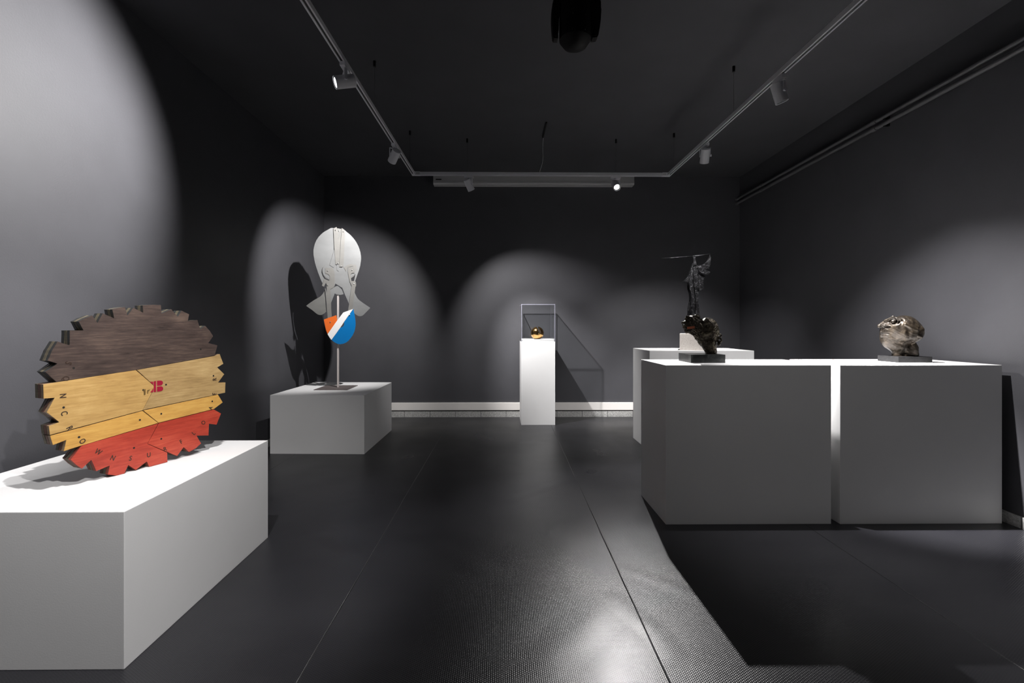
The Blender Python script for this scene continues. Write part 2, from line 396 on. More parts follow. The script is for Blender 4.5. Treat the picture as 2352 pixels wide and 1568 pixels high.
for sx in (-1, 1):
    add_box(bm, (min(sx * pw, sx * (pw - t)), -pd + t, ch - t), (max(sx * pw, sx * (pw - t)), pd - t, ch))
bm_obj('glued_edges', bm, acr_edge, case)
tag(case, 'clear acrylic display case on the slim white pedestal', 'display case')

# ------------------------------------------------------------------ wooden toothed disc
DISC = {
 'dark': [(-0.2166, 0.4642), (-0.2536, 0.5109), (-0.2117, 0.5428), (-0.2451, 0.5564), (-0.231, 0.5983), (-0.2117, 0.6377), (-0.1732, 0.6185), (-0.1708, 0.6212), (-0.1712, 0.6836), (-0.1216, 0.6826), (-0.1405, 0.7217), (-0.1164, 0.7375), (-0.0895, 0.751), (-0.0697, 0.7157), (-0.0496, 0.7612), (-0.0048, 0.7379), (-0.013, 0.7798), (0.0142, 0.7884), (0.0407, 0.7933), (0.0493, 0.7507), (0.0754, 0.7913), (0.1183, 0.7672), (0.1157, 0.8038), (0.1564, 0.8085), (0.2014, 0.8092), (0.203, 0.7647), (0.2514, 0.7901), (0.2838, 0.7495), (0.303, 0.7845), (0.3447, 0.7651), (0.3354, 0.7286), (0.3892, 0.7355), (0.4034, 0.683), (0.4318, 0.7042), (0.4587, 0.6747), (0.4792, 0.6441), (0.4485, 0.6063), (0.5049, 0.5923), (0.4875, 0.5334), (0.0874, 0.4887)],
 'ywl': [(-0.2134, 0.4646), (0.0863, 0.4889), (0.1734, 0.3968), (0.1159, 0.2868), (-0.2373, 0.2438), (-0.2411, 0.2837), (-0.2057, 0.2927), (-0.2483, 0.3416), (-0.2214, 0.3991), (-0.2578, 0.3996), (-0.2589, 0.4602), (-0.2149, 0.4644)],
 'ywr': [(0.0889, 0.4887), (0.4875, 0.5321), (0.5176, 0.5416), (0.5405, 0.4829), (0.5014, 0.466), (0.5463, 0.423), (0.507, 0.3788), (0.5535, 0.3748), (0.5513, 0.3141), (0.4965, 0.3116), (0.1159, 0.2886), (0.1734, 0.3968)],
 'ynl': [(-0.2373, 0.2421), (0.1159, 0.2856), (0.1889, 0.2104), (-0.1289, 0.1743), (-0.1916, 0.164), (-0.1822, 0.2118), (-0.2275, 0.1995)],
 'ynr': [(0.1175, 0.2871), (0.4965, 0.3103), (0.507, 0.3108), (0.5369, 0.2608), (0.4826, 0.231), (0.1889, 0.211)],
 'rdl': [(-0.1289, 0.1743), (0.1889, 0.2091), (0.1362, 0.1178), (0.2319, 0.0507), (0.233, 0.0004), (0.1891, -0.0086), (0.1447, -0.0098), (0.1351, 0.0318), (0.0859, 0.0018), (0.0536, 0.0371), (0.0384, -0.0065), (0.0041, 0.0003), (-0.0306, 0.0151), (-0.0223, 0.0561), (-0.0747, 0.0443), (-0.093, 0.1021), (-0.1273, 0.0707), (-0.1484, 0.0945), (-0.1685, 0.1228)],
 'rdr': [(0.1906, 0.21), (0.4826, 0.2296), (0.5262, 0.1987), (0.4986, 0.1385), (0.4532, 0.1549), (0.4519, 0.0878), (0.3827, 0.1034), (0.41, 0.0541), (0.3795, 0.0341), (0.3429, 0.0226), (0.3139, 0.058), (0.2808, 0.0178), (0.2319, 0.0526), (0.1373, 0.1182)],
 'holes': [(-0.1571, 0.5189), (0.406, 0.5739), (0.4792, 0.4203), (0.1186, 0.3868), (0.2247, 0.4005), (-0.1917, 0.3531), (0.472, 0.2769), (-0.1381, 0.2136), (0.1034, 0.2429), (0.2017, 0.2551), (0.0778, 0.1124), (0.2017, 0.1276)],
 'let': [(-0.195, 0.4034), (-0.1909, 0.3278), (-0.172, 0.2599), (-0.1267, 0.1921), (-0.0679, 0.1299), (-0.0107, 0.0867), (0.0626, 0.0651), (0.1434, 0.0602), (0.2199, 0.0701), (0.3008, 0.0885), (0.3669, 0.1192), (0.4219, 0.1661), (0.4634, 0.2404), (0.4871, 0.3994), (0.485, 0.3165), (-0.1762, 0.5432), (-0.1846, 0.4771)],
 'logo': [(0.1241, 0.3957), (0.1175, 0.3647), (0.1285, 0.3631), (0.1362, 0.3941), (0.149, 0.4242), (0.1631, 0.4226), (0.1734, 0.4245), (0.186, 0.4231), (0.1889, 0.4258), (0.2093, 0.4173), (0.2122, 0.3732), (0.1918, 0.3722), (0.1745, 0.3708), (0.1575, 0.3713)],
}
du, dn = Vector((.37460659, .92718385, 0)), Vector((.92718385, -.37460659, 0)); dw = Vector((0, 0, 1))
disc = empty('wooden_disc_sculpture', (-1.79309, 2.1449, PH))
tag(disc, 'large toothed wooden disc of brown, yellow and red planks standing on edge', 'sculpture')
def clipw(l): return [(u, max(wv, 0.0006)) for u, wv in l]
PLY = .0215
cols = {'dark': ('dark_plank', wd_dark, ed_black, 'dark brown upper plank'),
        'ywl': ('tan_plank', wd_tan, ed_tan, 'wide yellow plank with arrow end'), 'ywr': ('tan_plank', wd_tan2, ed_tan, 'wide aged yellow plank'),
        'ynl': ('yellow_plank', wd_yel, ed_tan, 'narrow bright yellow plank'), 'ynr': ('yellow_plank', wd_yel, ed_tan, 'narrow bright yellow plank at the right'),
        'rdl': ('red_plank', wd_red, ed_red, 'red plank at the bottom'), 'rdr': ('red_plank', wd_red, ed_red, 'red plank with pointed inner end')}
def shrink(pts, d):
    """pull an outline slightly inwards so that neighbouring planks leave a hairline joint"""
    n = len(pts); out = []; area = sum(pts[i][0] * pts[(i + 1) % n][1] - pts[(i + 1) % n][0] * pts[i][1] for i in range(n))
    s = 1 if area > 0 else -1
    for i in range(n):
        p, a, b = Vector(pts[i]), Vector(pts[i - 1]), Vector(pts[(i + 1) % n])
        e1 = (p - a).normalized(); e2 = (b - p).normalized()
        n1 = Vector((-e1.y, e1.x)) * s; n2 = Vector((-e2.y, e2.x)) * s
        k = (n1 + n2); k = k / max(.35, k.dot(n1)) if k.length > 1e-6 else n1
        out.append(tuple(p + k * d))
    return out
planks = {}
for k, (nm, face, edge, lab) in cols.items():
    pts = shrink(clipw(DISC[k]), .0007)
    pts = [(u, max(v, .0006)) for u, v in pts]
    o = prism(nm, pts, (0, 0, 0), du, dw, dn, 0, -PLY, [face, edge], disc, side=1, bevel=.0009); o['label'] = lab; planks[k] = o
# two further layers of board behind, coloured by zone
zone = {'dark': ['dark'], 'yellow': ['ywl', 'ywr', 'ynl', 'ynr'], 'red': ['rdl', 'rdr']}
for k in cols:
    z = 'dark' if k == 'dark' else 'red' if k[0] == 'r' else 'yellow'
    mids = {'dark': (ed_olive, ed_black), 'yellow': (ed_brown, ed_olive), 'red': (ed_olive, ed_brown)}[z]
    for q, (nm, mt) in enumerate((('middle_board', mids[0]), ('back_board', mids[1]))):
        pts = [(u, max(v, .0006)) for u, v in shrink(clipw(DISC[k]), .0007)]
        prism(nm, pts, (0, 0, 0), du, dw, dn, -PLY * (q + 1) - .0007, -PLY * (q + 2), mt, disc, bevel=.0012)
for u, v in DISC['holes']:
    p = du * u + dw * v; cyl('screw_hole', .0046, p - dn * .004, p + dn * .0006, hole_m, disc, 16)
def letter(ch, u, v, ang, size, m, parent):
    cu = bpy.data.curves.new('letter', 'FONT'); cu.body = ch; cu.size = size; cu.align_x = 'CENTER'; cu.align_y = 'CENTER'; cu.extrude = .0004; cu.offset = .0004
    tmp = bpy.data.objects.new('tmp', cu); COL.objects.link(tmp)
    dg = bpy.context.evaluated_depsgraph_get(); me = bpy.data.meshes.new_from_object(tmp.evaluated_get(dg)); bpy.data.objects.remove(tmp)
    me.name = 'stamped_letter'; me.materials.clear()
    X = du * math.cos(ang) + dw * math.sin(ang); Yv = -du * math.sin(ang) + dw * math.cos(ang); X *= .8
    M = Matrix(((X.x, Yv.x, dn.x), (X.y, Yv.y, dn.y), (X.z, Yv.z, dn.z))).to_4x4(); M.translation = du * u + dw * v + dn * .0006
    me.transform(M); return link('stamped_letter', me, m, parent)
dc = Vector((.146, .396))
txt = ['N', 'C', 'R', 'O', 'W', 'N', 'S', 'U', 'R', 'F', 'L', 'O', 'A', 'R', 'E', 'S', 'Q']
own = ['ywl', 'ywl', 'ywl', 'ynl', 'rdl', 'rdl', 'rdl', 'rdl', 'rdr', 'rdr', 'rdr', 'rdr', 'ynr', 'ywr', 'ywr', 'dark', 'dark']
for ch_, (u, v), ow in zip(txt, DISC['let'], own):
    a = math.atan2(v - dc.y, u - dc.x) + math.pi / 2
    letter(ch_, u, v, a, .032, ink_m, disc)
# stencilled mark across the arrow joint
def mark(pts, m): prism('stencil_mark', pts, (0, 0, 0), du, dw, dn, .0001, .0011, m, disc)
mark([(.117, .386), (.1285, .391), (.1285, .363), (.1205, .362), (.1205, .381), (.117, .381)], ink_olive)
mark([(.136, .384), (.148, .386), (.146, .380), (.1405, .378), (.1395, .366), (.136, .366)], ink_olive)
mark([(.149, .4242), (.163, .4226), (.163, .408), (.1575, .414)], ink_red)
mark([(.166, .4238), (.1765, .425), (.1765, .370), (.166, .3705)], ink_red)
mark([(.150, .3715), (.163, .3705), (.163, .391), (.158, .381)], ink_red)
mark([(.1815, .425), (.1815, .4000)] + [(.197 + .0125 * math.cos(t), .4125 + .0125 * math.sin(t)) for t in np.linspace(-1.5, 1.5, 8)], ink_red)
mark([(.1815, .3955), (.1815, .3705)] + [(.198 + .0125 * math.cos(t), .383 + .0125 * math.sin(t)) for t in np.linspace(-1.5, 1.5, 8)], ink_red)

# ------------------------------------------------------------------ grey metal face on a rod
YM = 5.17
mh = empty('metal_face_sculpture', (onY(775, 700, YM).x, YM, PH))
tag(mh, 'tall flat grey metal face with orange, white and blue chin on a thin rod', 'sculpture')
mo = Vector(mh.location)
FA = math.radians(17); me_ = Vector((math.cos(FA), math.sin(FA), 0)); mn = Vector((-math.sin(FA), math.cos(FA), 0))   # the face is turned towards the room
def mp(l, s, ox, oy):
    out = []
    for x, y in l:
        r = ray(ox + x / s, oy + y / s); c0 = Vector((0, 0, CAM_Z)) - mo
        p = c0 + r * (-(c0.dot(mn)) / r.dot(mn)); out.append((p.dot(me_), p.z))
    return out
def plate(name, l, reg, layer, m, th=.0026, lab=None):
    s, ox, oy = ((8.712, 700, 510), (9.222, 690, 640))[reg]
    pts = mp(l, s, ox, oy); y1 = -layer * .0034
    o = prism(name, pts, (0, 0, 0), me_, (0, 0, 1), mn, y1, y1 - th, m, mh)
    if lab: o['label'] = lab
    return o
def arc(cx, cy, rx, ry, a0, a1, n=14):
    return [(cx + rx * math.cos(math.radians(a0 + (a1 - a0) * i / n)), cy + ry * math.sin(math.radians(a0 + (a1 - a0) * i / n))) for i in range(n + 1)]
plate('left_skull_plate', [(575, 118), (520, 118), (475, 145), (420, 175), (370, 205), (320, 250), (275, 300), (235, 360), (207, 420), (188, 485), (174, 560), (176, 650), (190, 740), (207, 820), (232, 905), (265, 1000), (305, 1110), (355, 1225), (372, 1180), (388, 1130), (355, 1075), (335, 1010), (338, 950), (362, 905), (420, 900), (500, 860), (560, 800), (600, 760), (590, 450)], 0, 0, al1)
plate('right_skull_plate', [(745, 122), (800, 160), (850, 205), (905, 248), (955, 300), (1000, 355), (1040, 415), (1072, 480), (1097, 545), (1114, 610), (1125, 680), (1127, 740), (1120, 810), (1108, 880), (1090, 945), (1070, 1005), (1045, 1070), (1010, 1175), (985, 1180), (1015, 1040), (1005, 1040), (990, 1075), (960, 1100), (925, 1120), (925, 1150), (850, 1100), (760, 900), (690, 900), (690, 700), (720, 200)], 0, 0, al1)
plate('eye_backing_plate', [(400, 862), (500, 850), (610, 850), (610, 1230), (560, 1320), (500, 1300), (505, 1168), (420, 1122), (372, 1062), (352, 1000), (350, 950), (368, 900)], 0, .4, al2)
plate('eye_backing_plate', [(840, 870), (930, 840), (1030, 860), (1040, 940), (1012, 1035), (985, 1078), (925, 1122), (930, 1182), (1010, 1176), (1018, 1290), (880, 1300), (840, 1100)], 0, .4, al2)
plate('crown_plate', [(600, 120), (640, 122), (740, 140), (745, 200), (735, 500), (700, 800), (610, 800), (590, 400)], 0, 1, al3)
plate('centre_shard', [(655, 330), (672, 350), (718, 200), (722, 240), (705, 560), (690, 900), (680, 985), (640, 960), (650, 700)], 0, 2, al1)
plate('triangle_shard', [(590, 565), (615, 845), (580, 915), (497, 858)], 0, 2, al1)
plate('forehead_strip', [(573, 130), (632, 103), (640, 108), (655, 190), (664, 345), (690, 300), (705, 262), (722, 240), (712, 400), (690, 845), (617, 848), (598, 600)], 0, 3, al2)
plate('forehead_strip', [(740, 122), (770, 140), (800, 180), (803, 260), (790, 600), (775, 890), (700, 900), (690, 880), (715, 500)], 0, 3, al2)
plate('face_plate', [(615, 850), (690, 912), (700, 880), (785, 905), (850, 865), (930, 835), (985, 870), (1015, 920), (1020, 980), (1005, 1040), (960, 1080), (920, 1110), (935, 1180), (1000, 1190), (1000, 1440), (960, 1560), (930, 1640), (905, 1690), (858, 1568), (800, 1440), (750, 1310), (735, 1305), (612, 1228), (600, 1270), (585, 1300), (640, 1345), (600, 1430), (560, 1530), (515, 1640), (490, 1700), (470, 1500), (500, 1365), (440, 1290), (430, 1210), (495, 1160), (440, 1120), (385, 1070), (355, 1000), (360, 930), (400, 870), (440, 848), (480, 855), (580, 915)], 0, 1, al1)
plate('nose_plate', [(412, 918), (560, 915), (600, 1000), (602, 1200), (590, 1290), (560, 1320), (520, 1338), (440, 1310), (425, 1220), (470, 1200), (495, 1160), (500, 1085), (480, 1052), (455, 1036), (412, 1030)], 0, 2, al2)
plate('cheek_tab', [(388, 1132), (480, 1172), (490, 1195), (425, 1215), (405, 1250), (385, 1295), (345, 1270)], 0, 2, al2)
plate('brow_plate', [(780, 905), (850, 862), (930, 838), (985, 872), (1012, 930), (1005, 985), (990, 1010), (960, 880), (865, 900), (828, 990)], 0, 2, al2)
plate('eye_plate', [(866, 905), (962, 892), (975, 930), (998, 960), (995, 1018), (955, 1018), (925, 1040), (918, 1120), (930, 1180), (1010, 1180), (1022, 1240), (1026, 1285), (1005, 1300), (950, 1300), (900, 1190), (862, 1000)], 0, 3, al2)
plate('chin_tip_plate', [(655, 1275), (680, 1290), (735, 1340), (752, 1370), (778, 1440), (730, 1452), (680, 1455), (640, 1448), (600, 1425), (575, 1360), (600, 1290)], 0, 0, al1)
plate('left_wing_plate', [(522, 240), (500, 275), (475, 318), (445, 352), (415, 380), (365, 410), (300, 445), (210, 505), (122, 572), (175, 612), (235, 652), (285, 692), (335, 733), (365, 753), (395, 764), (430, 767), (470, 757), (515, 728), (552, 690), (545, 550), (532, 400)], 1, 0, al3)
plate('right_wing_plate', [(1130, 250), (1155, 310), (1175, 350), (1195, 392), (1218, 425), (1245, 452), (1330, 515), (1480, 615), (1440, 660), (1385, 715), (1345, 755), (1310, 782), (1270, 793), (1225, 788), (1185, 765), (1148, 738), (1105, 650)], 1, 0, al1)
plate('left_strap', [(545, 92), (560, 130), (560, 300), (535, 200), (525, 205), (545, 400), (562, 620), (580, 838), (666, 798), (655, 650), (650, 480), (640, 300), (632, 120), (600, 80)], 1, 4, al2)
plate('right_strap', [(1090, 100), (1170, 60), (1182, 130), (1166, 170), (1150, 300), (1128, 440), (1103, 655), (1010, 680), (1040, 480), (1062, 300), (1085, 160)], 1, 4, al2)
plate('blue_chin_plate', [(1125, 640), (1135, 700), (1150, 770), (1165, 860), (1170, 930), (1168, 1000), (1158, 1065), (1140, 1125), (1110, 1190), (1070, 1250), (1025, 1305), (975, 1345), (915, 1372), (850, 1384), (790, 1375), (735, 1350), (695, 1322), (660, 1290), (850, 1032), (880, 1025), (905, 1008), (925, 975), (930, 945), (922, 918)], 1, 5.4, bl_m, .004, 'blue enamelled plate')
plate('white_chin_plate', [(1116, 641), (910, 715), (780, 885), (578, 1172), (600, 1210), (630, 1255), (660, 1292), (850, 1030), (922, 918)], 1, 6.8, wh_m, .003, 'white enamelled band')
plate('orange_chin_plate', [(500, 862), (762, 772), (785, 885), (577, 1165), (545, 1085), (520, 970)], 1, 5.4, or_m, .004, 'orange enamelled plate')
def rivet(x, y, reg, layer):
    s, ox, oy = ((8.712, 700, 510), (9.222, 690, 640))[reg]
    p = mp([(x, y)], s, ox, oy)[0]
    bm = bmesh.new(); bmesh.ops.create_uvsphere(bm, u_segments=12, v_segments=8, radius=.0075, matrix=Matrix.Translation(me_ * p[0] + mn * (-layer * .0034 - .003) + Vector((0, 0, p[1]))) @ Matrix.Diagonal((1, .8, 1, 1)))
    bm_obj('rivet', bm, rivet_m, mh, smooth=True)
for x, y, L in ((615, 168, 3), (683, 182, 1), (773, 198, 3), (662, 828, 3), (735, 888, 3), (459, 976, 2), (944, 962, 3), (985, 1236, 4)): rivet(x, y, 0, L)
rivet(580, 143, 1, 4); rivet(635, 918, 1, 6); rivet(1043, 762, 1, 7)
rx = onY(777.5, 800, YM + .03).x - mo.x
box('rod', (rx - .009, .006, .006), (rx + .009, .024, onY(777, 660, YM).z - PH), steel, mh, .001)
box('base_plate', (-.185 + (-1.835 - mo.x), -.185, .0003), (.185 + (-1.835 - mo.x), .185, .0065), basepl, mh, .001)

# ------------------------------------------------------------------ sculpted bronzes: blended solids meshed on a grid
def surface(fn, lo, hi, n):
    """closed surface of fn<0 by surface nets"""
    ax = [np.linspace(lo[i], hi[i], n[i]) for i in range(3)]
    X, Y, Z = np.meshgrid(*ax, indexing='ij'); V = fn(X, Y, Z)
    h = [(hi[i] - lo[i]) / (n[i] - 1) for i in range(3)]
    s = V < 0
    c = np.zeros(tuple(k - 1 for k in V.shape), int)
    for i in (0, 1):
        for j in (0, 1):
            for k in (0, 1):
                c += s[i:V.shape[0] - 1 + i, j:V.shape[1] - 1 + j, k:V.shape[2] - 1 + k]
    act = (c > 0) & (c < 8); idx = -np.ones(act.shape, int); I = np.argwhere(act); idx[act] = np.arange(len(I))
    acc = np.zeros((len(I), 3)); cnt = np.zeros(len(I))
    for d in range(3):
        for a in (0, 1):
            for b in (0, 1):
                o = [0, 0, 0]; e = [q for q in range(3) if q != d]; o[e[0]] = a; o[e[1]] = b
                p0 = I + np.array(o); p1 = p0.copy(); p1[:, d] += 1
                v0 = V[tuple(p0.T)]; v1 = V[tuple(p1.T)]; cr = (v0 < 0) != (v1 < 0)
                t = np.where(cr, v0 / np.where(cr, v0 - v1, 1), 0)
                q = p0.astype(float); q[:, d] += t; acc[cr] += q[cr]; cnt[cr] += 1
    P = acc / cnt[:, None] * np.array(h) + np.array(lo)
    F = []
    for d in range(3):
        e = [q for q in range(3) if q != d]
        sl0 = [slice(None)] * 3; sl1 = [slice(None)] * 3; sl0[d] = slice(0, -1); sl1[d] = slice(1, None)
        cr = s[tuple(sl0)] != s[tuple(sl1)]
        for p in np.argwhere(cr):
            if p[e[0]] == 0 or p[e[1]] == 0 or p[e[0]] >= V.shape[e[0]] - 1 or p[e[1]] >= V.shape[e[1]] - 1: continue
            q = []
            for a, b in ((0, 0), (-1, 0), (-1, -1), (0, -1)):
                r = p.copy(); r[e[0]] += a; r[e[1]] += b; q.append(int(idx[tuple(r)]))
            F.append(q if s[tuple(p)] == (d != 1) else q[::-1])
    return P, F
def ell(c, r):
    def f(X, Y, Z):
        k = np.sqrt(((X - c[0]) / r[0]) ** 2 + ((Y - c[1]) / r[1]) ** 2 + ((Z - c[2]) / r[2]) ** 2)
        return (k - 1) * min(r)
    return f
def cap(a, b, r0, r1=None):
    r1 = r0 if r1 is None else r1; a = np.array(a, float); d = np.array(b, float) - a; L = d @ d
    def f(X, Y, Z):
        t = np.clip(((X - a[0]) * d[0] + (Y - a[1]) * d[1] + (Z - a[2]) * d[2]) / L, 0, 1)
        return np.sqrt((X - a[0] - t * d[0]) ** 2 + (Y - a[1] - t * d[1]) ** 2 + (Z - a[2] - t * d[2]) ** 2) - (r0 + (r1 - r0) * t)
    return f
def torus(c, R, r, sq=1.0, tilt=0.0):
    def f(X, Y, Z):
        x, y, z = X - c[0], Y - c[1], Z - c[2]; y2 = y + tilt * x
        return np.sqrt((np.sqrt(x * x + (z / sq) ** 2) - R) ** 2 + y2 * y2) - r
    return f
def su(a, b, k): h = np.clip(.5 + .5 * (b - a) / k, 0, 1); return b * (1 - h) + a * h - k * h * (1 - h)
def ss(a, b, k): return -su(-a, b, k)
def sdf(ops):
    def f(X, Y, Z):
        v = None
        for op, fn, k in ops:
            w_ = fn(X, Y, Z)
            v = w_ if v is None else su(v, w_, k) if op == '+' else ss(v, w_, k)
        return v
    return f
def rough(fn, amp, fr, side=None):
    def f(X, Y, Z):
        v = fn(X, Y, Z)
        g = np.sin(X * fr + 1.3 * np.sin(Z * fr * .8)) * np.sin(Y * fr * 1.1 + np.sin(X * fr * .7)) * np.sin(Z * fr * .9 + 1.7 * np.sin(Y * fr * .6)) + .5 * np.sin(X * fr * 2.3 + Z * fr) * np.sin(Z * fr * 2.1 - Y * fr * 1.4)
        wgt = 1 if side is None else 1 / (1 + np.exp((X - side) * 2.5))
        return v + amp * g * wgt
    return f
def sculpt(name, fn, lo, hi, n, unit, m, parent, loc=(0, 0, 0), rz=0.0, label=None):
    P, F = surface(fn, lo, hi, n)
    me = bpy.data.meshes.new(name); me.from_pydata([tuple(p * unit) for p in P], [], F)
    bm = bmesh.new(); bm.from_mesh(me); bmesh.ops.recalc_face_normals(bm, faces=bm.faces[:])
    bmesh.ops.smooth_vert(bm, verts=bm.verts[:], factor=.4, use_axis_x=True, use_axis_y=True, use_axis_z=True)
    bm.to_mesh(me); bm.free()
    for p in me.polygons: p.use_smooth = True
    o = link(name, me, m, parent); o.location = loc; o.rotation_euler = (0, 0, rz)
    if label: o['label'] = label
    return o

# upturned bronze head on the right-hand front plinth
h2 = empty('bronze_head_sculpture', (2.910, 3.238, TH))
tag(h2, 'brown bronze head with round eye and upturned face on a dark slab', 'sculpture')
box('stone_base', (-.119, -.0875, .0003), (.119, .0875, .041), slab2_m, h2, .001)
A2 = -math.atan2(2.86, 3.238)
hd = [('+', ell((.375, 0, .8), (3.2, 2.9, 3.5)), 0), ('+', ell((2.55, .2, .3), (1.5, 1.9, 2.0)), .6),
      ('+', ell((-2.15, -.1, .7), (1.95, 2.3, 2.5)), .7), ('+', ell((-2.05, 0, -1.3), (2.05, 2.0, 2.5)), .7),
      ('+', ell((-.9, 0, -3.1), (1.7, 1.6, 1.5)), .6), ('+', cap((-.7, .2, -4), (-.6, .2, -5.6), 1.25, 1.2), .5),
      ('+', ell((2.2, .4, -4.0), (.85, .8, 1.9)), .4), ('+', cap((.6, .5, -3.4), (1.6, .5, -4.8), .9), .4), ('+', cap((2.6, .4, -5.0), (.6, -.2, -5.2), .5), .3),
      ('+', ell((-1.0, -2.0, 1.5), (1.3, .8, 1.2)), .4),
      ('-', ell((-1.5, -2.3, 2.85), (1.2, .9, .85)), .2), ('+', ell((-1.5, -1.55, 2.85), (.6, .62, .56)), .06), ('+', torus((-1.5, -1.75, 2.85), .82, .13, .85, .25), .1),
      ('+', cap((-3.0, -1.3, 3.1), (-1.6, -1.75, 4.0), .22), .3), ('+', cap((-1.6, -1.75, 4.0), (-.2, -2.15, 3.2), .24), .3),
      ('+', cap((-2.6, -.9, 3.0), (-4.0, -.9, 1.95), .55, .42), .3), ('+', ell((-4.15, -.9, 1.75), (.42, .5, .42)), .15), ('+', ell((-2.9, -1.75, 1.8), (.95, .6, .5)), .15),
      ('-', ell((-2.7, -2.35, 1.45), (.75, .45, .32)), .1),
      ('-', cap((-4.1, -1.2, -.15), (-3.2, -1.98, -.18), .17), .1), ('-', cap((-3.2, -1.98, -.18), (-2.3, -2.3, -.1), .17), .1), ('+', cap((-3.75, -1.35, .22), (-2.6, -1.95, .28), .3), .2), ('+', cap((-3.75, -1.3, -.6), (-2.6, -1.85, -.5), .3), .2),
      ('+', ell((3.3, -.9, .9), (.7, .6, .9)), .2), ('-', torus((2.9, -1.75, .2), .8, .12, 1.2, .45), .1), ('+', ell((3.1, -1.1, -.6), (.7, .7, .6)), .2),
      ('-', ell((1.5, -1.9, -3.3), (.9, 1.2, 1.6)), .5), ('-', cap((1.3, -3.0, .9), (1.4, -2.6, -2.4), .35), .5),
      ('+', cap((.6, -2.9, 2.2), (2.6, -2.1, .9), .25), .5)]
sculpt('head', rough(rough(sdf(hd), .028, 3.1), .018, 6.7), (-5, -4, -6.3), (4.6, 4, 5), (104, 88, 122), .0298, br_mid, h2, (-.018, 0, .041 + 5.45 * .0298), A2)
# keep the underside flush with the slab

# dark craggy head on the left-hand front plinth
h1 = empty('craggy_head_sculpture', (1.455, 3.2525, TH))
tag(h1, 'nearly black craggy bronze head with small orange patch on a marble slab', 'sculpture')
box('stone_base', (-.12, -.1075, .0003), (.12, .1075, .058), slab_m, h1, .001)
A1 = -math.atan2(1.45, 3.25)
hk = [('+', ell((-2.0, 0, 2.7), (2.1, 1.9, 2.3)), 0), ('+', cap((-3.7, 0, 4.7), (-1.0, 0, 4.95), .5, .7), .4),
      ('+', cap((-3.5, -.1, 3.9), (-4.75, -.2, 3.35), .45, .36), .3), ('+', ell((-4.35, -.1, 2.4), (.55, .7, .4)), .25), ('+', ell((-4.1, -.1, 1.75), (.6, .7, .4)), .25),
      ('+', ell((-3.4, 0, 1.1), (.9, .9, .8)), .4),
      ('+', ell((1.6, .1, .9), (2.95, 2.4, 3.85)), .6), ('+', cap((-1.3, 0, 1.2), (1.8, 0, -3.2), 1.6, 1.5), .5),
      ('+', cap((2.0, 0, -2), (2.6, 0, -5.6), 1.9, 1.45), .5),
      ('-', ell((1.5, -2.8, 2.1), (2.1, 1.4, 2.1)), .3), ('-', ell((2.2, -2.6, -1.1), (1.3, 1.1, 1.8)), .4),
      ('-', ell((-3.1, -1.6, 3.9), (.7, .6, .45)), .2), ('-', cap((-4.9, -.4, 2.05), (-3.6, -1.2, 2.1), .14), .1),
      ('+', torus((4.55, -.4, -.3), .45, .2, 1.0, .5), .12), ('+', torus((4.6, -.5, -1.5), .45, .22, 1.1, .5), .12), ('+', ell((4.45, -.6, -2.5), (.42, .4, .5)), .15),
      ('+', ell((3.2, -.5, 3.4), (.5, .5, .3)), .15), ('+', ell((3.75, -.5, 2.8), (.45, .5, .3)), .15), ('+', cap((3.2, -1.6, 2.0), (4.0, -.8, 2.9), .2), .15),
      ('+', cap((-.5, -1.9, .2), (1.0, -1.6, -2.2), .28), .3), ('+', cap((1.2, -1.7, 4.5), (3.4, -1.5, 2.2), .22), .2)]
sculpt('head', rough(rough(sdf(hk), .20, 3.0, .3), .06, 5.2), (-5.6, -3.2, -6.2), (5.7, 3.4, 5.9), (120, 76, 124), .0256, br_dark, h1, (-.0, 0, .058 + 5.35 * .0256), A1)
pm = Matrix.Rotation(A1, 4, 'Z')
bm = bmesh.new(); add_box(bm, (-1.0, -.12, -.33), (1.0, .12, .33), Matrix.Rotation(math.radians(-12), 4, 'Z') @ Matrix.Rotation(math.radians(-8), 4, 'Y'))
pt = bm_obj('orange_patch', bm, patch_m, h1); pt.scale = (.0256,) * 3; pt.rotation_euler = (0, 0, A1)
pt.location = pm @ Vector((-2.65 * .0256, -1.83 * .0256, 0)) + Vector((0, 0, .058 + (5.35 + 1.95) * .0256)); pt['label'] = 'flat rust-orange patch'

# golden ball in the case
def slot(X, Y, Z):
    ax_, az_, bx_, bz_ = -.10, 1.15, .26, .16
    x = X + .10 * Y; d0, d1 = bx_ - ax_, bz_ - az_
    t_ = np.clip(((x - ax_) * d0 + (Z - az_) * d1) / (d0 * d0 + d1 * d1), 0, 1)
    return np.sqrt((x - ax_ - t_ * d0) ** 2 + (Z - az_ - t_ * d1) ** 2) - (.13 + .05 * t_)
gb = tag(sculpt('bronze_ball', sdf([('+', ell((0, 0, 0), (1, 1, 1)), 0), ('-', slot, .04), ('-', cap((-1.05, -.75, .35), (-.72, -.8, -.9), .07), .04),
      ('-', ell((0, 0, -1.25), (1.2, 1.2, .33)), .03)]),
      (-1.15, -1.15, -1.15), (1.15, 1.15, 1.15), (84, 84, 84), .0885, br_ball, None, (onY(1234, 765, 6.14).x, 6.14, 1.1212 + .0815)),
    'split golden bronze ball inside the clear case', 'sculpture')

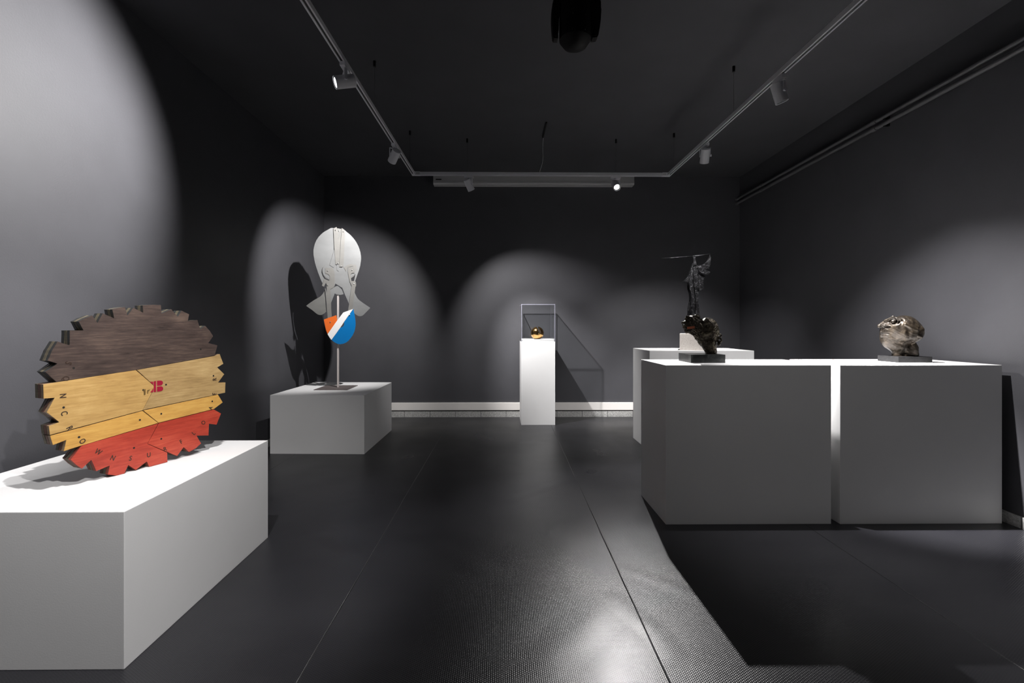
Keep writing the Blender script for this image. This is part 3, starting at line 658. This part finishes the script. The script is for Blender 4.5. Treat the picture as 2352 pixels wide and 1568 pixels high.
# ------------------------------------------------------------------ thin black iron figure on a granite block
YI = 4.93
blk = onY(1561, 804, 4.80); bx0 = blk.x; bx1 = bx0 + .345
tall = empty('iron_figure_sculpture', ((bx0 + bx1) / 2, YI, TH))
tag(tall, 'thin black iron figure with long horizontal spike on a pale granite block', 'sculpture')
to = Vector(tall.location); GH = CAM_Z + (HOR - 766) / F_PX * 4.80 - TH
gbk = box('granite_block', (0, 0, .0003), (.315, .27, GH), granite_m, tall, .0015); gbk.location = (bx0 - to.x, 4.80 - YI, 0); gbk.rotation_euler = (0, 0, math.radians(-24))
def ip(l): return [((onY(1510 + x / 9.8, 570 + y / 9.8, YI) - to).x, (onY(1510 + x / 9.8, 570 + y / 9.8, YI) - to).z) for x, y in l]
def iron(name, l, y0, y1, bev=.003):
    return prism(name, ip(l), (0, 0, 0), (1, 0, 0), (0, 0, 1), (0, 1, 0), y0, y1, iron_m, tall, bevel=bev)
base_y = 570 + 9.8 * 0
def zpix(z): return (HOR - (z + TH - CAM_Z) * F_PX / YI - 570) * 9.8   # iron-unit row of a height above the plinth
zb = zpix(GH) + 6
iron('torso', [(765, 420), (800, 390), (880, 395), (890, 560), (892, 760), (900, 940), (893, 1080), (895, 1200), (905, 1300), (920, 1430), (935, 1560), (945, zb), (640, zb), (690, 1480), (728, 1380), (745, 1290), (745, 1150), (735, 1010), (722, 900), (700, 830), (690, 760), (705, 640), (735, 520)], -.03, .035, .012)
iron('spine', [(775, 470), (840, 460), (845, 700), (835, 760), (845, 900), (835, 1000), (850, 1150), (842, 1300), (850, 1500), (835, zb - 20), (800, zb - 20), (812, 1500), (815, 1200), (800, 980), (780, 860), (775, 700)], -.055, -.028, .004)
iron('neck', [(790, 195), (845, 200), (842, 300), (855, 360), (885, 400), (880, 430), (765, 430), (770, 390), (805, 330)], -.018, .018, .004)
iron('upper_plate', [(880, 448), (930, 460), (1000, 478), (1080, 510), (1155, 540), (1150, 555), (1105, 590), (1082, 615), (1000, 590), (950, 565), (915, 540), (880, 520)], -.05, -.035)
iron('middle_plate', [(870, 540), (915, 560), (960, 590), (1052, 625), (1030, 670), (1015, 720), (1005, 755), (985, 800), (880, 700)], -.03, -.015)
iron('lower_plate', [(880, 730), (930, 710), (1000, 750), (988, 820), (985, 930), (960, 948), (925, 945), (890, 965), (870, 900), (890, 810)], -.052, -.036)
iron('shoulder_plate', [(850, 370), (900, 378), (955, 384), (1010, 382), (1060, 352), (1105, 300), (1145, 240), (1165, 170), (1178, 150), (1192, 200), (1195, 260), (1182, 340), (1165, 440), (1150, 465), (1090, 470), (1020, 458), (960, 440), (880, 440)], -.012, .006)
iron('side_wing', [(755, 430), (735, 480), (715, 540), (690, 600), (655, 660), (610, 705), (555, 748), (610, 745), (640, 760), (655, 800), (690, 720), (730, 620), (765, 560)], -.022, -.008)
sp0, sp1, sp2 = [Vector((*(ip([q])[0]),)) for q in ((105, 230), (790, 180), (1178, 134))]
bm = bmesh.new()
add_cyl(bm, .0022, (sp0.x, 0, sp0.y), (sp1.x, 0, sp1.y), 10, .0062); add_cyl(bm, .0062, (sp1.x, 0, sp1.y), (sp2.x, 0, sp2.y), 10, .0055)
bm_obj('spike', bm, iron_m, tall, smooth=True)
cyl('hook', .0045, (sp2.x - .002, 0, sp2.y), (ip([(1185, 200)])[0][0], 0, ip([(1185, 200)])[0][1]), iron_m, tall, 10)

# ------------------------------------------------------------------ lighting track
RZ0, RZ1 = 3.010, 3.046
def rail(name, a, b, label):
    a = Vector(a); b = Vector(b); L = (b - a).length; rz = math.atan2(b.y - a.y, b.x - a.x)
    e = empty(name, (a.x, a.y, 0), rz)
    h = .0185
    prof = [(-h, RZ0), (-.008, RZ0), (-.008, RZ0 + .016), (.008, RZ0 + .016), (.008, RZ0), (h, RZ0), (h, RZ1 - .012), (h - .004, RZ1 - .010), (h - .004, RZ1), (-h + .004, RZ1), (-h + .004, RZ1 - .010), (-h, RZ1 - .012)]
    prism('rail_profile', prof, (0, 0, 0), (0, 1, 0), (0, 0, 1), (1, 0, 0), 0, L, alu_white, e, bevel=0)
    box('contact_strip', (.01, -.0078, RZ0 + .006), (L - .01, .0078, RZ0 + .0158), rail_dark, e)
    return tag(e, label, 'track')
LX = lambda y: -1.026 + .0223 * (y - 2.398)
RXf = lambda y: 1.920 + .0085 * (y - 2.373)
cl_, cr_ = (LX(5.18), 5.18, 0), (RXf(5.19), 5.19, 0)
YF = .62; g = .03
rail('track_rail', (LX(YF) + g, YF, 0), (RXf(YF) - g, YF, 0), 'white lighting track crossing the room nearest the camera')
rail('track_rail', (LX(YF + g), YF + g, 0), (LX(5.18 - g), 5.18 - g, 0), 'white lighting track running along the left side of the ceiling')
rail('track_rail', (RXf(YF + g), YF + g, 0), (RXf(5.19 - g), 5.19 - g, 0), 'white lighting track running along the right side of the ceiling')
rail('track_rail', (cl_[0] + g, 5.18, 0), (cr_[0] - g, 5.19, 0), 'white lighting track crossing in front of the back wall')
def corner(x, y, s, label, rz=0):
    e = empty('track_corner', (x, y, 0), rz)
    pts = [(-s * .0195, -.03), (-s * .0195, .0195), (s * .075, .0195), (s * .075, -.0195), (s * .0195, -.0195), (s * .0195, -.03)]
    prism('corner_body', pts, (0, 0, 0), (1, 0, 0), (0, 1, 0), (0, 0, 1), RZ0 - .001, RZ1 + .002, alu_white, e, bevel=.001)
    box('cover_plate', (min(s * .03, s * .07), -.0215, RZ0 + .006), (max(s * .03, s * .07), -.0196, RZ1 - .006), screen_m, e)
    return tag(e, label, 'track connector')
corner(cl_[0], 5.18, 1, 'white corner connector where the left and back tracks meet')
corner(cr_[0], 5.19, -1, 'white corner connector where the right and back tracks meet')
corner(LX(YF), YF, -1, 'white corner connector where the left and front tracks meet', math.pi)
corner(RXf(YF), YF, 1, 'white corner connector where the right and front tracks meet', math.pi)

lens_m = bpy.data.materials.new('glowing_lens'); lens_m.use_nodes = True
BS(lens_m).inputs['Base Color'].default_value = (1, 1, 1, 1); BS(lens_m).inputs['Emission Color'].default_value = (.95, .96, 1, 1); BS(lens_m).inputs['Emission Strength'].default_value = 6
def spotlight(key, d):
    x, y = d['x'], d['y']; piv = Vector((x, y, LAMP_Z))
    RC = d.get('rec', .022); aim = Vector(d['aim']); dr = (aim.normalized() if d.get('rel') else (aim - piv).normalized())
    az = math.atan2(dr.y, dr.x)
    e = empty('track_spotlight', (x, y, LAMP_Z)); tag(e, d['label'], 'spotlight', 'spotlights on the ceiling track')
    along_y = not (abs(y - 5.185) < .03 or abs(y - .62) < .01)
    r3 = RZ0 - LAMP_Z
    s = (.017, .055, .0) if along_y else (.055, .017, .0)
    box('adapter', (-s[0], -s[1], r3 - .026), (s[0], s[1], r3 - .0005), alu_white, e, .002)
    # body frame: local x along the beam
    ex = dr; ez = Vector((0, 0, 1)); ey = ez.cross(ex).normalized(); ez = ex.cross(ey)
    R = Matrix((ex, ey, ez)).transposed().to_4x4()
    RB, LB = .041, .066
    bm = bmesh.new()
    seg = 40; ring = []
    prof = [(-LB, 0), (-LB, RB - .006), (-LB + .003, RB), (LB, RB), (LB, RB - .0035), (LB - RC, RB - .0055), (LB - RC - .002, 0)]
    rings = []
    for px_, r_ in prof:
        if r_ == 0: rings.append([bm.verts.new((px_, 0, 0))])
        else: rings.append([bm.verts.new((px_, r_ * math.cos(2 * math.pi * k / seg), r_ * math.sin(2 * math.pi * k / seg))) for k in range(seg)])
    for a_, b_ in zip(rings[:-1], rings[1:]):
        for k in range(seg):
            j = (k + 1) % seg
            if len(a_) == 1: bm.faces.new((a_[0], b_[k], b_[j]))
            elif len(b_) == 1: bm.faces.new((a_[k], b_[0], a_[j]))
            else: bm.faces.new((a_[k], b_[k], b_[j], a_[j]))
    bm.transform(R); o = bm_obj('lamp_body', bm, alu_white, e); auto(o)
    bm = bmesh.new(); qa, qb, qc = [[bm.verts.new((xx, rr * math.cos(2 * math.pi * k / 40), rr * math.sin(2 * math.pi * k / 40))) for k in range(40)] for xx, rr in ((LB - .001, RB - .0046), (LB - RC + .0015, RB - .0066), (LB - RC + .0008, .020))]
    for k in range(40):
        j = (k + 1) % 40; bm.faces.new((qa[k], qa[j], qb[j], qb[k])); bm.faces.new((qb[k], qb[j], qc[j], qc[k]))
    bm.transform(R); bm_obj('reflector_ring', bm, black_plastic, e)
    bm = bmesh.new(); add_cyl(bm, .030, (LB - RC + .0020, 0, 0), (LB - RC + .0055, 0, 0), 40); bm.transform(R); bm_obj('lens', bm, lens_m, e)
    ks = -1.0 if d.get('flip') else 1.0
    # U bracket: cross bar under the adapter and two arms down to the pivot
    bm = bmesh.new(); Rz = Matrix.Rotation(math.atan2(ey.y, ey.x), 4, 'Z')
    add_box(bm, (-RB - .009, -.010, r3 - .040), (RB + .009, .010, r3 - .036), Rz)
    for sgn in (-1, 1):
        lo_, hi_ = sorted((sgn * (RB + .003), sgn * (RB + .007)))
        add_box(bm, (lo_, -.010, -.010), (hi_, .010, r3 - .037), Rz)
    bm_obj('bracket', bm, alu_white, e, bevel=.0015)
    cyl('stem', .009, (0, 0, r3 - .037), (0, 0, r3 - .0255), alu_white, e, 16)
    ey = ey * ks; kn = ey * (RB + .008)
    cyl('pivot_knob', .011, kn - ey * .001, kn + ey * .008, alu_white, e, 20)
    L = bpy.data.lights.new('spot', 'SPOT'); L.energy = d['w'] * WATT; L.spot_size = math.radians(2 * d['half']); L.spot_blend = d['blend']
    L.shadow_soft_size = .015; L.color = (1.0, .975, .965)
    # reflector beam: bright core and a weaker surround
    L.use_nodes = True; nt = L.node_tree; em = nt.nodes['Emission']
    tc = nt.nodes.new('ShaderNodeTexCoord'); sp = nt.nodes.new('ShaderNodeSeparateXYZ'); nt.links.new(tc.outputs['Normal'], sp.inputs[0])
    ab = nt.nodes.new('ShaderNodeMath'); ab.operation = 'ABSOLUTE'; nt.links.new(sp.outputs[2], ab.inputs[0])
    mr = nt.nodes.new('ShaderNodeMapRange'); mr.interpolation_type = 'SMOOTHSTEP'; nt.links.new(ab.outputs[0], mr.inputs[0])
    mr.inputs[1].default_value = math.cos(math.radians(d.get('core', 22))); mr.inputs[2].default_value = 1.0
    mr.inputs[3].default_value = 1.0; mr.inputs[4].default_value = d.get('hot', 3.0); nt.links.new(mr.outputs[0], em.inputs['Strength'])
    lo = bpy.data.objects.new('spot', L); COL.objects.link(lo); lo.parent = e
    lo.matrix_local = Matrix.Translation(dr * (LB + .024)) @ dr.to_track_quat('-Z', 'Y').to_matrix().to_4x4()
for k, d in LAMPS.items(): spotlight(k, d)

# suspension wires with small black ceiling anchors
def susp(x, y, label):
    e = empty('suspension_wire', (x, y, ZC))
    cyl('ceiling_anchor', .011, (0, 0, -.045), (0, 0, -.0005), black_plastic, e, 16)
    cyl('wire', .0012, (0, 0, RZ1 - ZC + .001), (0, 0, -.044), wire_m, e, 6)
    tag(e, label, 'wire', 'suspension wires of the track')
susp(LX(3.67), 3.67, 'thin wire holding the left track, the one nearer the camera')
susp(LX(4.98), 4.98, 'thin wire holding the left track near its corner')
susp(-.357, 5.183, 'thin wire holding the back track above its left spotlight')
susp(1.342, 5.188, 'thin wire holding the back track above its right spotlight')
susp(RXf(5.02), 5.02, 'thin wire holding the right track near its corner')
susp(RXf(3.72), 3.72, 'thin wire holding the right track, the one nearer the camera')
fc = empty('feed_cable', (.5, 5.13, ZC))
box('cable_duct', (-.008, -.38, -.012), (.008, .0, -.0005), black_plastic, fc)
tube('cable', [(0.006, 0.0, -.006), (.002, .02, -.10), (.004, .045, -.25), (-.03, .055, -.375)], .0032, cable_m, fc)
tag(fc, 'white power cable dropping from the ceiling to the back track', 'cable')

# ------------------------------------------------------------------ roll-up screen housing on the back wall
a, b = onY(995, 423, YB - .115), onY(1457, 423, YB - .115)
sc = empty('projection_screen_housing', ((a.x + b.x) / 2, YB, 0)); hw = (b.x - a.x) / 2; zt = 3.408; zbm = a.z
prof = [(-.001, zbm), (-.085, zbm), (-.105, zbm + .006), (-.115, zbm + .02), (-.115, zbm + .042), (-.110, zbm + .046), (-.110, zt), (-.001, zt)]
prism('casing', prof, (0, 0, 0), (0, 1, 0), (0, 0, 1), (1, 0, 0), -hw + .012, hw - .012, screen_m, sc)
for s in (-1, 1):
    prism('end_cap', [(p[0] * (1.01 if p[0] < -.01 else 1), p[1]) for p in prof], (0, 0, 0), (0, 1, 0), (0, 0, 1), (1, 0, 0), s * hw, s * (hw - .0118), screen_m, sc)
box('badge', (-hw + .035, -.1125, zt - .062), (-hw + .115, -.1102, zt - .048), black_plastic, sc)
tag(sc, 'long white roll-up screen housing mounted high on the back wall', 'screen housing')

# ------------------------------------------------------------------ moving-head stage light on the ceiling
YL = 2.62; ml = empty('moving_head_light', (onY(1321, 60, YL).x, YL, ZC)); mx_ = ml.location.x
def lp(l):
    return [((onY(1240 + x / 12.06, y / 12.06 - 5, YL)).x - mx_, (onY(1240 + x / 12.06, y / 12.06 - 5, YL)).z - ZC) for x, y in l]
zz = lambda y: lp([(900, y)])[0][1]
box('ceiling_base', (-.13, -.12, -.13), (.13, .12, -.0005), black_plastic, ml, .015)
for sgn, pts in ((-1, [(345, -260), (400, 30), (415, 90), (345, 200), (325, 320), (320, 700), (335, 950), (350, 1130), (380, 1175), (488, 1185), (500, 1000), (505, 700), (560, 400), (620, -260)]),
                 (1, [(1570, -260), (1590, 10), (1620, 80), (1670, 190), (1672, 420), (1655, 700), (1630, 900), (1600, 1090), (1560, 1155), (1440, 1170), (1432, 1000), (1420, 700), (1380, 400), (1300, -260)])):
    prism('yoke_arm', lp(pts), (0, 0, 0), (1, 0, 0), (0, 0, 1), (0, 1, 0), -.03, .03, black_plastic, ml, bevel=.008)
cyl('pan_hub', .085, (0, 0, -.1295), (0, 0, zz(-240)), black_plastic, ml, 32)
bm = bmesh.new()
hz = [(-1, zz(-80)), (0, zz(100)), (1, zz(1180)), (2, zz(1215)), (3, zz(1360)), (4, zz(1420)), (5, zz(1440))]
hwid = (lp([(1410, 0)])[0][0] - lp([(515, 0)])[0][0]) / 2 - .002
rr_ = [hwid * .8, hwid, hwid, hwid * .93, hwid * .70, hwid * .4, .001]
seg = 32; rings = []
for (q, z), r_ in zip(hz, rr_): rings.append([bm.verts.new((r_ * math.cos(2 * math.pi * k / seg), r_ * .95 * math.sin(2 * math.pi * k / seg), z)) for k in range(seg)])
for a_, b_ in zip(rings[:-1], rings[1:]):
    for k in range(seg): bm.faces.new((a_[k], a_[(k + 1) % seg], b_[(k + 1) % seg], b_[k]))
bm.faces.new(rings[0][::-1]); bm.faces.new(rings[-1])
auto(bm_obj('lamp_head', bm, black_plastic, ml))
for x, y in ((855, 697), (1205, 697), (840, 1120), (1185, 1115)):
    p = lp([(x, y)])[0]; r_ = hwid
    yy = -.95 * math.sqrt(max(r_ ** 2 - p[0] ** 2, 0))
    cyl('screw', .0035, (p[0], yy - .002, p[1]), (p[0], yy + .006, p[1]), wire_m, ml, 10)
tag(ml, 'black moving-head stage light hanging from the middle of the ceiling', 'stage light')

# ------------------------------------------------------------------ pipes along the right wall
def pipe(z, r, label):
    off = .045
    e = empty('wall_pipe', (XR(YB) - off, YB, z), math.atan(-.028))
    L = YB - Y0
    cyl('pipe_run', r, (0, -.02, 0), (0, -L, 0), pipe_m, e, 20)
    cyl('wall_flange', r + .008, (0, -.001, 0), (0, -.02, 0), pipe_m, e, 20)
    for yy in (.62, 2.45, 4.3):
        cyl('coupling', r + .005, (0, -yy, 0), (0, -yy - .05, 0), pipe_m, e, 20)
    bm = bmesh.new()
    for yy in (2.58, 5.2): add_box(bm, (-.002, -yy - .01, -r - .004), (off - .002, -yy + .01, r + .004))
    bm_obj('bracket', bm, black_plastic, e)
    return tag(e, label, 'pipe', 'pipes along the right wall')
pipe(3.112, .016, 'dark painted pipe along the right wall, upper of the two')
pipe(3.052, .017, 'dark painted pipe along the right wall, lower of the two')
